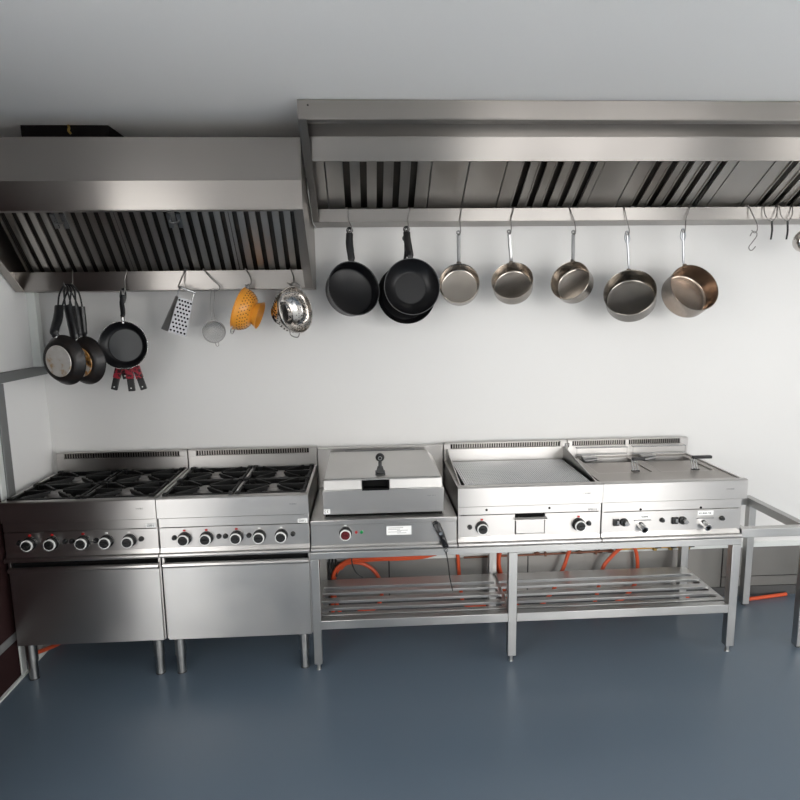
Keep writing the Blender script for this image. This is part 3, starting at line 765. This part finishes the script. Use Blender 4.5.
# small frying pan with the bright rim on the lower hood
skillet('frying_pan', 'small grey-bottomed frying pan with bright rim hanging beside the pan bundle', 'frying pan', (-.903, -.285, 1.582), (.03, -.99, .10), .1165, .038, (-.905, HY, 1.842), mat_in='nonstick', disc='inner', rim='chrome', base_r=.74, group='pans under the lower hood', handle_pts=[(-.905, -.25, 1.74), (-.912, -.235, 1.79)], loop=False, hw=.0115, collar='chrome')
fp = [o for o in bpy.data.objects if o.get('label', '').startswith('small grey-bottomed')][0]
hd_ = [c for c in fp.children if c.name.startswith('handle')][0]
obj('hanging_loop', M().tube([(-.912, -.234, 1.785), (-.919, -.229, 1.815), (-.915, -.224, 1.845), (-.905, -.222, 1.855), (-.897, -.224, 1.845), (-.895, -.229, 1.815), (-.903, -.234, 1.785)], .005, 8, 3), 'bakelite', hd_)
hook(-.892, 1.944, (-.905, HY, 1.846), 'wire hook carrying the small bright-rimmed frying pan', HOOKG_L)

# bundle of used pans on one hook, bases to the room
AX = Vector((.34, .93, .05)).normalized()
specs = [((-1.121, -.415, 1.524), .1165, 'burnt_disc', 'front pan of the bundle, its pale heat-stained base showing, beside the corner', (-1.157, -.345, 1.789)),
         ((-1.056, -.350, 1.513), .112, 'burnt_rim', 'second pan of the bundle with a scorched orange and white base edge', (-1.137, -.315, 1.792)),
         ((-1.082, -.290, 1.513), .114, 'pan_back', 'third pan of the bundle, sooty black and nearly all covered', (-1.121, -.285, 1.790)),
         ((-1.108, -.225, 1.512), .114, 'pan_back', 'rearmost pan of the bundle, black and closest to the back wall', (-1.106, -.250, 1.788))]
for i, (C, rr, disc, lab, tip) in enumerate(specs):
    C = Vector(C); tip = Vector(tip)
    top = Vector((-1.145 + .004 * i, -.292 + .012 * i, 1.866))
    skillet('frying_pan', lab, 'frying pan', C, AX, rr, .040, tip, back='pan_back', rim='nonstick', base_r=.74, disc=disc, group='bundle of used pans on one hook',
            hw=.022, loop=False, collar='chrome')
    p = [o for o in bpy.data.objects if o.get('label', '') == lab][0]
    hh = [c for c in p.children if c.name.startswith('handle')][0]
    d = top - tip
    obj('hanging_loop', M().tube([tip + Vector((-.009, 0, -.02)), tip + d * .4 + Vector((-.015, 0, 0)), tip + d * .8 + Vector((-.016, 0, 0)), top + Vector((0, 0, .010)), tip + d * .8 + Vector((.016, 0, 0)), tip + d * .4 + Vector((.015, 0, 0)), tip + Vector((.009, 0, -.02))], .0042, 8, 4), 'bakelite', hh)
tag(obj('hanging_hook', M().tube([(-1.16, -.1885, 1.928), (-1.158, -.1885, 1.944), (-1.150, -.2, 1.95), (-1.144, -.215, 1.935), (-1.138, -.236, 1.91), (-1.136, -.245, 1.885), (-1.140, -.275, 1.868), (-1.144, -.305, 1.869), (-1.144, -.318, 1.886)], .003, 8, 4), 'wire'), 'wire hook holding the whole bundle of used pans', 'hook', HOOKG_L)

# ------------------------------------------------------------------ red and black handled knives behind the small pan
def knife(label, top, bot, w, blade):
    top, bot = Vector(top), Vector(bot); d = (bot - top).normalized()
    root = thing('knife', label, 'knife', top, 'red and black handled knives')
    mid = top.lerp(bot, .52)
    ax = Vector((1, 0, 0)); ax = (ax - d * ax.dot(d)).normalized(); ay = d.cross(ax)
    def bar(p, q, hw, ht): return M().quadbox([p - ax * hw - ay * ht, p + ax * hw - ay * ht, p + ax * hw + ay * ht, p - ax * hw + ay * ht], [q - ax * hw - ay * ht, q + ax * hw - ay * ht, q + ax * hw + ay * ht, q - ax * hw + ay * ht])
    hn = obj('handle', bar(mid, bot, w, .008), 'black', root, .003)
    obj('grip_sleeve', bar(top, mid, w * 1.12, .009), 'red_grip', hn, .003)
    obj('hanging_hole', M().cyl(bot - d * .016 + Vector((0, -.0085, 0)), bot - d * .016 + Vector((0, .0085, 0)), .0035, n=12), 'white_plastic', hn)
    obj('blade', bar(top - d * blade, top, w * .8, .001), 'chrome', root)
    return root
knife('knife with long slanting handle, nearest the pan bundle', (-.965, -.196, 1.475), (-1.001, -.196, 1.352), .0155, .05)
knife('short knife whose black end barely clears the frying pan', (-.957, -.176, 1.47), (-.943, -.176, 1.405), .0155, .05)
knife('middle knife with grey-black end hanging straight down lowest', (-.920, -.196, 1.475), (-.912, -.196, 1.343), .0165, .05)
knife('knife slanting away towards the grater', (-.885, -.196, 1.47), (-.852, -.196, 1.35), .0155, .05)

# ------------------------------------------------------------------ box grater
TL, TR, BRp, BLp = Vector((-.622, -.285, 1.812)), Vector((-.553, -.285, 1.787)), Vector((-.598, -.285, 1.617)), Vector((-.684, -.285, 1.645))
def grater():
    root = thing('box_grater', 'steel box grater hanging askew by its top handle', 'grater', (-.605, HY, 1.86), 'utensils under the lower hood')
    back = Vector((-.052, .060, .012)); bt = Vector((-.026, .040, .006))
    q = [BLp, BRp, TR, TL]; qb = [BLp + back, BRp + back, TR + bt, TL + bt]
    th = Vector((0, .0015, 0))
    def face(a, b, c, d, off): return M().quadbox([a, b, c, d], [a + off, b + off, c + off, d + off])
    f = obj('grating_face', face(BLp, BRp, TR, TL, th), 'grater', root)
    # punched teeth of the coarse face
    m = M()
    for r in range(9):
        v = .07 + r * .107
        for c in range(5 if r % 2 == 0 else 4):
            u = (.12 if r % 2 == 0 else .22) + c * .19
            p = BLp.lerp(BRp, u).lerp(TL.lerp(TR, u), v)
            m.cyl(p + Vector((0, .0005, 0)), p + Vector((0, -.0035, 0)), .0056, .0046, 10)
    obj('tooth_holes', m, 'gap', f)
    obj('side_face', M().quadbox([BLp, TL, TL + bt, BLp + back], [v + Vector((.0015, 0, 0)) for v in (BLp, TL, TL + bt, BLp + back)]), 'handle_steel', root)
    obj('side_face', M().quadbox([BRp, TR, TR + bt, BRp + back], [v - Vector((.0015, 0, 0)) for v in (BRp, TR, TR + bt, BRp + back)]), 'handle_steel', root)
    obj('rear_face', face(BLp + back, BRp + back, TR + bt, TL + bt, -th), 'handle_steel', root)
    d = (TL - BLp).normalized()
    hb = obj('handle', M().tube([TL + bt * .5, TL + bt * .5 + d * .034, TL + bt * .5 + d * .045 + (TR - TL) * .1, TR + bt * .5 + d * .045 - (TR - TL) * .1, TR + bt * .5 + d * .034, TR + bt * .5], .0035, 8, 0), 'handle_steel', root)
    obj('handle_sleeve', M().quadbox([TL + bt * .1 + d * .04, TR + bt * .1 + d * .04, TR + bt * .9 + d * .04, TL + bt * .9 + d * .04], [TL + bt * .15 + d * .052, TR + bt * .15 + d * .052, TR + bt * .85 + d * .052, TL + bt * .85 + d * .052]), 'chrome', hb, .003)
    obj('hanging_point', M().tube([TL + bt * .5 + d * .05, TL + bt * .5 + d * .058 + Vector((.01, 0, 0)), TL + bt * .5 + d * .05 + Vector((.02, 0, 0))], .0018, 6, 2), 'wire', hb)
    return root
grater()
tag(obj('hanging_hook', M().tube([(-.598, -.1885, 1.928), (-.6, -.1885, 1.948), (-.604, -.2, 1.952), (-.608, -.207, 1.935), (-.622, -.235, 1.89), (-.626, -.262, 1.862), (-.615, -.272, 1.853), (-.60, -.266, 1.862)], .0032, 8, 4), 'wire'), 'thick wire hook carrying the box grater', 'hook', HOOKG_L)

# ------------------------------------------------------------------ small sieve
root = thing('sieve', 'small round wire-mesh sieve hanging by two thin wires', 'sieve', (-.466, -.235, 1.845), 'utensils under the lower hood')
T = frame_of((-.464, -.275, 1.641), (.28, -.92, .22))
hoop = obj('hoop', M().lathe([(.0515, .002), (.0565, .002), (.055, -.018), (.0505, -.018)], T, 40), 'wire', root)
prof = [(.052 * math.cos(a), -.012 - .04 * math.sin(a)) for a in [PI / 2 * k / 8 for k in range(9)]]
prof[-1] = (.0008, prof[-1][1])
obj('wire_mesh', M().lathe(prof, T, 40, False), 'sieve', root)
top = T @ Vector((0, .054, 0))
h = obj('hanging_handle', M().tube([top + Vector((-.008, 0, -.004)), (-.478, -.26, 1.75), (-.475, -.238, 1.838), (-.466, -.235, 1.848), (-.458, -.238, 1.838), (-.462, -.26, 1.75), top + Vector((.008, 0, -.004))], .0016, 6, 4), 'wire', root)
bot = T @ Vector((.012, -.056, 0))
obj('rest_loop', M().tube([bot + Vector((-.008, 0, .004)), bot + Vector((.0, 0, -.016)), bot + Vector((.010, 0, -.012)), bot + Vector((.008, 0, .006))], .0022, 6, 4), 'wire', root)
tag(obj('hanging_hook', M().tube([(-.525, -.1885, 1.928), (-.524, -.1885, 1.945), (-.515, -.2, 1.949), (-.508, -.207, 1.937), (-.47, -.222, 1.895), (-.437, -.23, 1.865), (-.436, -.235, 1.848), (-.45, -.238, 1.84), (-.475, -.238, 1.842), (-.482, -.236, 1.848)], .003, 8, 4), 'wire'), 'crooked wire hook carrying the small sieve', 'hook', HOOKG_L)

# ------------------------------------------------------------------ colanders
def hemi(Rr, h, t, n=10):
    o = [(Rr * math.sin(PI / 2 * (1 - k / n) ** .9) if k < n else .0008, -h * math.sin(PI / 2 * k / n) ** 1.0) for k in range(n + 1)]
    o = [(max(.0008, Rr * math.cos(PI / 2 * k / n) ** .62), -h * math.sin(PI / 2 * k / n)) for k in range(n + 1)]
    i = [(max(.0008, r - t), z + t * .8) for r, z in reversed(o)]
    return o + i
def colander(label, C, a, Rr, h, foot, mat, hole, tip, flare):
    root = thing('colander', label, 'colander', tip, 'utensils under the lower hood')
    T = frame_of(C, a)
    body = obj('bowl', M().lathe(hemi(Rr, h, .002), T, 48, True), mat, root, ang=60)
    obj('rolled_rim', M().torus(T, Rr + .001, .003, 48, 8), mat, body)
    zb = -h * .93
    obj('foot_ring', M().lathe([(foot, zb + .012), (foot + flare, zb - .032), (foot + flare + .003, zb - .032), (foot + .003, zb + .012)], T, 40), mat, root)
    m = M()
    for ring, (r_, z_, cnt) in enumerate([(math.cos(PI / 2 * f) ** .62 * Rr, -h * math.sin(PI / 2 * f), c) for f, c in ((.22, 34), (.32, 34), (.42, 30), (.52, 26), (.62, 20), (.86, 12))]):
        for k in range(cnt):
            t = 2 * PI * (k + .5 * (ring % 2)) / cnt
            p = T @ Vector((r_ * math.cos(t), r_ * math.sin(t), z_)); c0 = T @ Vector((0, 0, z_ * .3)); d = (p - c0).normalized()
            m.cyl(p - d * .0032, p + d * .0012, .0032, n=8)
    obj('perforation_pattern', m, hole, body)
    up = Vector(tip) - Vector(C); zz = Vector(a).normalized(); up = (up - zz * up.dot(zz)).normalized(); sd = zz.cross(up)
    for sgn in (1, -1):
        b = Vector(C) + up * sgn * Rr - zz * .006
        obj('side_handle', M().tube([b + sd * .035 * 1 - up * sgn * .006, b + sd * .022 + up * sgn * .02, b - sd * .022 + up * sgn * .02, b - sd * .035 - up * sgn * .006], .0028, 8, 4), 'wire' if sgn > 0 or hole == 'gap' else 'handle_steel', root)
    obj('hanging_loop', M().torus(Matrix.Translation(tip) @ Matrix.Rotation(PI / 2, 4, 'Y'), .006, .0015, 14, 6), 'wire', root)
    return root
colander('orange enamel colander hanging sideways, its bowl seen from behind', (-.335, -.275, 1.752), (-.94, .06, .34), .105, .080, .040, 'orange_enamel', 'hole', (-.298, -.25, 1.855), .026)
colander('polished steel colander hanging with its shiny hollow open to the room', (-.052, -.330, 1.742), (.79, -.59, .16), .112, .092, .045, 'mirror_steel', 'gap', (-.085, -.26, 1.865), .006)
tag(obj('hanging_hook', M().tube([(-.318, -.1885, 1.928), (-.316, -.1885, 1.945), (-.31, -.2, 1.949), (-.304, -.207, 1.938), (-.280, -.23, 1.90), (-.276, -.25, 1.872), (-.29, -.256, 1.858), (-.306, -.252, 1.868)], .003, 8, 4), 'wire'), 'bent wire hook carrying the orange colander', 'hook', HOOKG_L)
tag(obj('hanging_hook', M().tube([(-.09, -.1885, 1.928), (-.09, -.1885, 1.945), (-.086, -.2, 1.949), (-.084, -.207, 1.938), (-.07, -.235, 1.905), (-.066, -.262, 1.876), (-.08, -.268, 1.862), (-.098, -.264, 1.874)], .003, 8, 4), 'wire'), 'wire hook carrying the polished steel colander', 'hook', HOOKG_L)

# ------------------------------------------------------------------ empty hooks and ladle at the end of the long hood
tag(obj('hanging_hook', M().tube([(2.25, -.1885, 2.22), (2.251, -.1885, 2.234), (2.256, -.198, 2.2415), (2.264, -.2075, 2.225), (2.278, -.225, 2.18), (2.292, -.235, 2.14), (2.290, -.24, 2.108), (2.276, -.24, 2.098), (2.262, -.24, 2.112)], .0026, 8, 4), 'wire'), 'long wire hook above an empty S-shaped hook', 'hook', HOOKG_R)
tag(obj('hanging_hook', M().tube([(2.255, -.241, 2.082), (2.263, -.241, 2.098), (2.276, -.241, 2.1055), (2.290, -.241, 2.095), (2.288, -.241, 2.078), (2.27, -.241, 2.052), (2.254, -.241, 2.03), (2.258, -.241, 2.014), (2.272, -.241, 2.012), (2.288, -.241, 2.03)], .0026, 8, 4), 'wire'), 'empty S-shaped hook dangling from another hook', 'hook', HOOKG_R)
def rod_hook(x, label):
    root = thing('hanging_rod_hook', label, 'hook', (x, -.22, 2.17), HOOKG_R)
    obj('top_clip', M().tube([(x - .036, -.1885, 2.222), (x - .036, -.1885, 2.234), (x - .036, -.198, 2.2415), (x - .035, -.2075, 2.225), (x - .03, -.215, 2.19), (x - .016, -.222, 2.166), (x, -.226, 2.158), (x + .016, -.222, 2.166), (x + .03, -.215, 2.19), (x + .035, -.2075, 2.225), (x + .036, -.198, 2.2415), (x + .036, -.1885, 2.234), (x + .036, -.1885, 2.222)], .0024, 8, 3), 'wire', root)
    obj('shank', M().tube([(x, -.226, 2.158), (x + .003, -.23, 2.11), (x - .002, -.232, 2.065)], [.005, .0042], 10, 3), 'black', root)
rod_hook(2.374, 'dark straight rod hook nearer the empty S-shaped hook')
rod_hook(2.457, 'dark straight rod hook right beside the ladle bowl')
root = thing('ladle', 'polished ladle whose bowl just enters the frame edge', 'ladle', (2.56, -.21, 2.16))
T = frame_of((2.535, -.26, 2.055), (.25, .9, .3))
obj('ladle_bowl', M().lathe(hemi(.058, .045, .0015), T, 36, True), 'mirror_steel', root, ang=60)
hl = obj('hanging_handle', M().tube([(2.54, -.24, 2.11), (2.55, -.225, 2.14), (2.556, -.213, 2.2), (2.556, -.2085, 2.23), (2.556, -.198, 2.2435), (2.556, -.188, 2.232)], .004, 8, 4), 'handle_steel', root)

# ------------------------------------------------------------------ gas hoses, pipes and cables behind the shelf
HG = 'orange gas hoses behind the stand'
def hose(label, pts, r=.0105, mat='hose', name='gas_hose', cat='hose', group=HG):
    return tag(obj(name, M().tube(pts, r, 10, 5), mat), label, cat, group)
hose('upper long orange hose arching under the braising pan', [(.06, -.072, .012), (.06, -.072, .12), (.067, -.072, .238), (.085, -.072, .285), (.12, -.072, .320), (.177, -.072, .344), (.29, -.072, .352), (.448, -.072, .348), (.56, -.072, .353), (.63, -.072, .378), (.68, -.072, .45), (.69, -.072, .56)], .0105)
hose('lower long orange hose lying under the arching one below the braising pan', [(.10, -.048, .012), (.07, -.048, .12), (.071, -.048, .215), (.095, -.048, .275), (.142, -.048, .310), (.21, -.048, .323), (.335, -.048, .329), (.478, -.048, .328), (.60, -.048, .337), (.70, -.048, .372), (.74, -.048, .45), (.74, -.048, .56)], .0105)
hose('orange hose looping down behind the shelf below the red knob', [(.11, -.026, .27), (.135, -.026, .298), (.175, -.026, .306), (.232, -.026, .298), (.288, -.026, .263), (.327, -.026, .205), (.343, -.026, .133), (.33, -.026, .06), (.28, -.03, .0125), (.2, -.03, .0125)], .0105)
hose('orange hose dropping behind the shelf just before the middle leg', [(.72, -0.024, 0.56), (.725, -0.024, 0.46), (.74, -0.024, 0.424), (.765, -0.024, 0.381), (.785, -0.024, 0.321), (.79, -0.024, 0.25), (.80, -0.024, 0.138), (.815, -0.024, 0.041), (.85, -0.024, 0.012), (.95, -0.024, 0.011)])
hose('outer orange hose curling beside the middle leg', [(1.06, -0.028, 0.56), (1.06, -0.028, 0.42), (1.052, -0.028, 0.37), (1.012, -0.028, 0.329), (1.007, -0.028, 0.268), (1.031, -0.028, 0.207), (1.055, -0.028, 0.12), (1.07, -0.028, 0.012)])
hose('inner orange hose curling beside the middle leg', [(1.08, -0.072, 0.56), (1.06, -0.072, 0.45), (1.031, -0.072, 0.381), (1.015, -0.072, 0.322), (1.021, -0.072, 0.25), (1.051, -0.072, 0.176), (1.086, -0.072, 0.114), (1.111, -0.072, 0.039), (1.16, -0.072, 0.011)])
hose('orange hose slanting behind the shelf below the griddle drawer', [(1.46, -0.072, 0.56), (1.45, -0.072, 0.45), (1.434, -0.072, 0.384), (1.413, -0.072, 0.319), (1.391, -0.072, 0.247), (1.342, -0.072, 0.128), (1.303, -0.072, 0.068), (1.25, -0.072, 0.011), (1.18, -0.072, 0.011)])
hose('orange hose bending sharply aside below the first fryer tap', [(1.85, -0.072, 0.56), (1.81, -0.072, 0.43), (1.768, -0.072, 0.386), (1.712, -0.072, 0.346), (1.656, -0.072, 0.288), (1.623, -0.072, 0.235), (1.601, -0.072, 0.117), (1.576, -0.072, 0.015), (1.52, -0.072, 0.0105)])
hose('orange hose hanging almost straight below the fryer', [(1.79, -0.05, 0.56), (1.795, -0.05, 0.42), (1.801, -0.05, 0.377), (1.828, -0.05, 0.315), (1.84, -0.05, 0.23), (1.836, -0.05, 0.138), (1.779, -0.05, 0.05), (1.72, -0.05, 0.011)])
hose('orange hose running straight down by the far rear leg', [(2.135, -0.03, 0.4), (2.129, -0.03, 0.357), (2.128, -0.03, 0.283), (2.131, -0.03, 0.184), (2.134, -0.03, 0.088), (2.145, -0.03, 0.025), (2.17, -0.03, 0.0105)], .008)
hose('orange hose lying on the floor under the open end stand', [(2.48, -.078, .01), (2.55, -.068, .01), (2.63, -.056, .0105), (2.77, -.035, .012)], .0105)
hose('short orange hose sloping to the floor behind the corner leg of the dim gas range', [(-1.372, -.475, .095), (-1.371, -.43, .075), (-1.37, -.36, .050), (-1.37, -.29, .026), (-1.372, -.23, .0108), (-1.385, -.16, .0108), (-1.39, -.08, .0108)], .0105)
pr = thing('gas_pipe', 'thin tarnished gas pipe with small valves along the wall below the griddle', 'pipe', (1.25, -.03, .33))
obj('pipe_run', M().tube([(.82, -.018, .308), (1.3, -.018, .311), (1.70, -.018, .318)], .0065, 10, 0), 'copper', pr)
for x in (1.00, 1.3, 1.6): obj('wall_bracket', M().box(x - .006, x + .006, -.026, -.0085, .300, .324), 'copper', pr, .001)
for x in (1.25, 1.50, 1.62, 1.69):
    v = obj('valve', M().cyl((x - .016, -.018, .315), (x + .016, -.018, .315), .0095, n=6).cyl((x, -.018, .314), (x, -.018, .335), .006, n=10), 'copper', pr)
    obj('valve_lever', M().box(x - .012, x + .014, -.022, -.014, .3355, .340), 'black', v, .001)
pr = thing('gas_pipe', 'yellow gas pipe with brass valves below the fryer', 'pipe', (1.9, -.06, .36))
obj('pipe_run', M().cyl((1.72, -.024, .334), (2.17, -.024, .338), .011, n=14), 'yellow', pr)
for x in (1.83, 2.10): obj('wall_bracket', M().box(x - .006, x + .006, -.034, -.0085, .320, .352), 'copper', pr, .001)
for x in (1.95, 2.045, 2.15):
    v = obj('valve', M().cyl((x, -.024, .316), (x, -.024, .358), .013, n=12).cyl((x - .018, -.024, .337), (x + .018, -.024, .337), .0135, n=6), 'brass', pr)
    obj('valve_lever', M().box(x - .006, x + .03, -.044, -.038, .333, .341), 'black', v, .001)
tag(obj('power_cable', M().tube([(.185, -.15, .60), (.18, -.15, .415), (.179, -.15, .357), (.2, -.15, .304), (.237, -.15, .27)], .004, 8, 4), 'cable'), 'thin black cable hanging below the braising pan on one side', 'cable')
tag(obj('pull_cord', M().tube([(.642, -.6, .594), (.645, -.598, .575), (.652, -.6, .53), (.660, -.597, .46), (.674, -.594, .393)], .0028, 8, 4), 'cable'), 'thin black cord hanging from the ring of the black crank', 'cord')
m = M()
for k in range(3): m.tube([(.03 + k * .018, -.05, .43 - k * .02), (.05 + k * .015, -.055, .37), (.045 + k * .02, -.05, .30), (.06 + k * .012, -.06, .24)], .006, 8, 3)
tag(obj('cable_loom', m, 'cable', None), 'dark tangle of cables in the corner behind the first stand leg', 'cables')['kind'] = 'stuff'

# ------------------------------------------------------------------ daylight, camera
w = bpy.data.worlds.new('daylight'); SC.world = w; w.use_nodes = True
nt = w.node_tree; bg = nt.nodes['Background']
tc = nt.nodes.new('ShaderNodeTexCoord'); sx = nt.nodes.new('ShaderNodeSeparateXYZ')
nt.links.new(tc.outputs['Generated'], sx.inputs[0])
col = ramp(nt, sx.outputs['Z'], [(0.0, (1.0, .985, .965)), (.35, (1, .99, .975)), (1, (.93, .96, 1.0))])
nt.links.new(col, bg.inputs['Color']); bg.inputs['Strength'].default_value = 4.5
def portal(name, loc, rot, sx_, sy_):
    l = bpy.data.lights.new(name, 'AREA'); l.shape = 'RECTANGLE'; l.size = sx_; l.size_y = sy_
    l.cycles.is_portal = True
    o = bpy.data.objects.new(name, l); COL.objects.link(o); o.location = loc; o.rotation_euler = rot
portal('daylight_left', (XL - .11, (LO0 + LO1) / 2, LOZ / 2), (0, -PI / 2, 0), LOZ, LO1 - LO0)
portal('daylight_right', (XR + .11, (WO0 + WO1) / 2, (WZ0 + WZ1) / 2), (0, PI / 2, 0), WZ1 - WZ0, WO1 - WO0)
portal('daylight_front', ((RO0 + RO1) / 2, YF - .11, ROZ / 2), (PI / 2, 0, 0), RO1 - RO0, ROZ)

cam = bpy.data.cameras.new('camera'); co = bpy.data.objects.new('camera', cam); COL.objects.link(co)
yaw, pitch, roll, f = -.0532, .1516, -.0138, 604.96
cy, sy = math.cos(yaw), math.sin(yaw)
fwd, right, up = Vector((-sy, cy, 0)), Vector((cy, sy, 0)), Vector((0, 0, 1))
cp, sp_ = math.cos(pitch), math.sin(pitch)
f2, u2 = fwd * cp - up * sp_, up * cp + fwd * sp_
cr_, sr_ = math.cos(roll), math.sin(roll)
r3, u3 = right * cr_ + u2 * sr_, u2 * cr_ - right * sr_
co.matrix_world = Matrix(((r3.x, u3.x, -f2.x, .2873), (r3.y, u3.y, -f2.y, -3.321), (r3.z, u3.z, -f2.z, 1.7452), (0, 0, 0, 1)))
cam.sensor_width = 36; cam.lens = f / 800 * 36; cam.clip_start = .02
SC.camera = co
SC.view_settings.view_transform = 'Standard'; SC.view_settings.look = 'None'
SC.view_settings.exposure = 0.82; SC.view_settings.gamma = 1; SC.view_settings.use_curve_mapping = False
SC.cycles.max_bounces = 10; SC.cycles.glossy_bounces = 6; SC.cycles.diffuse_bounces = 6
SC.cycles.use_denoising = True; SC.cycles.sample_clamp_indirect = 8
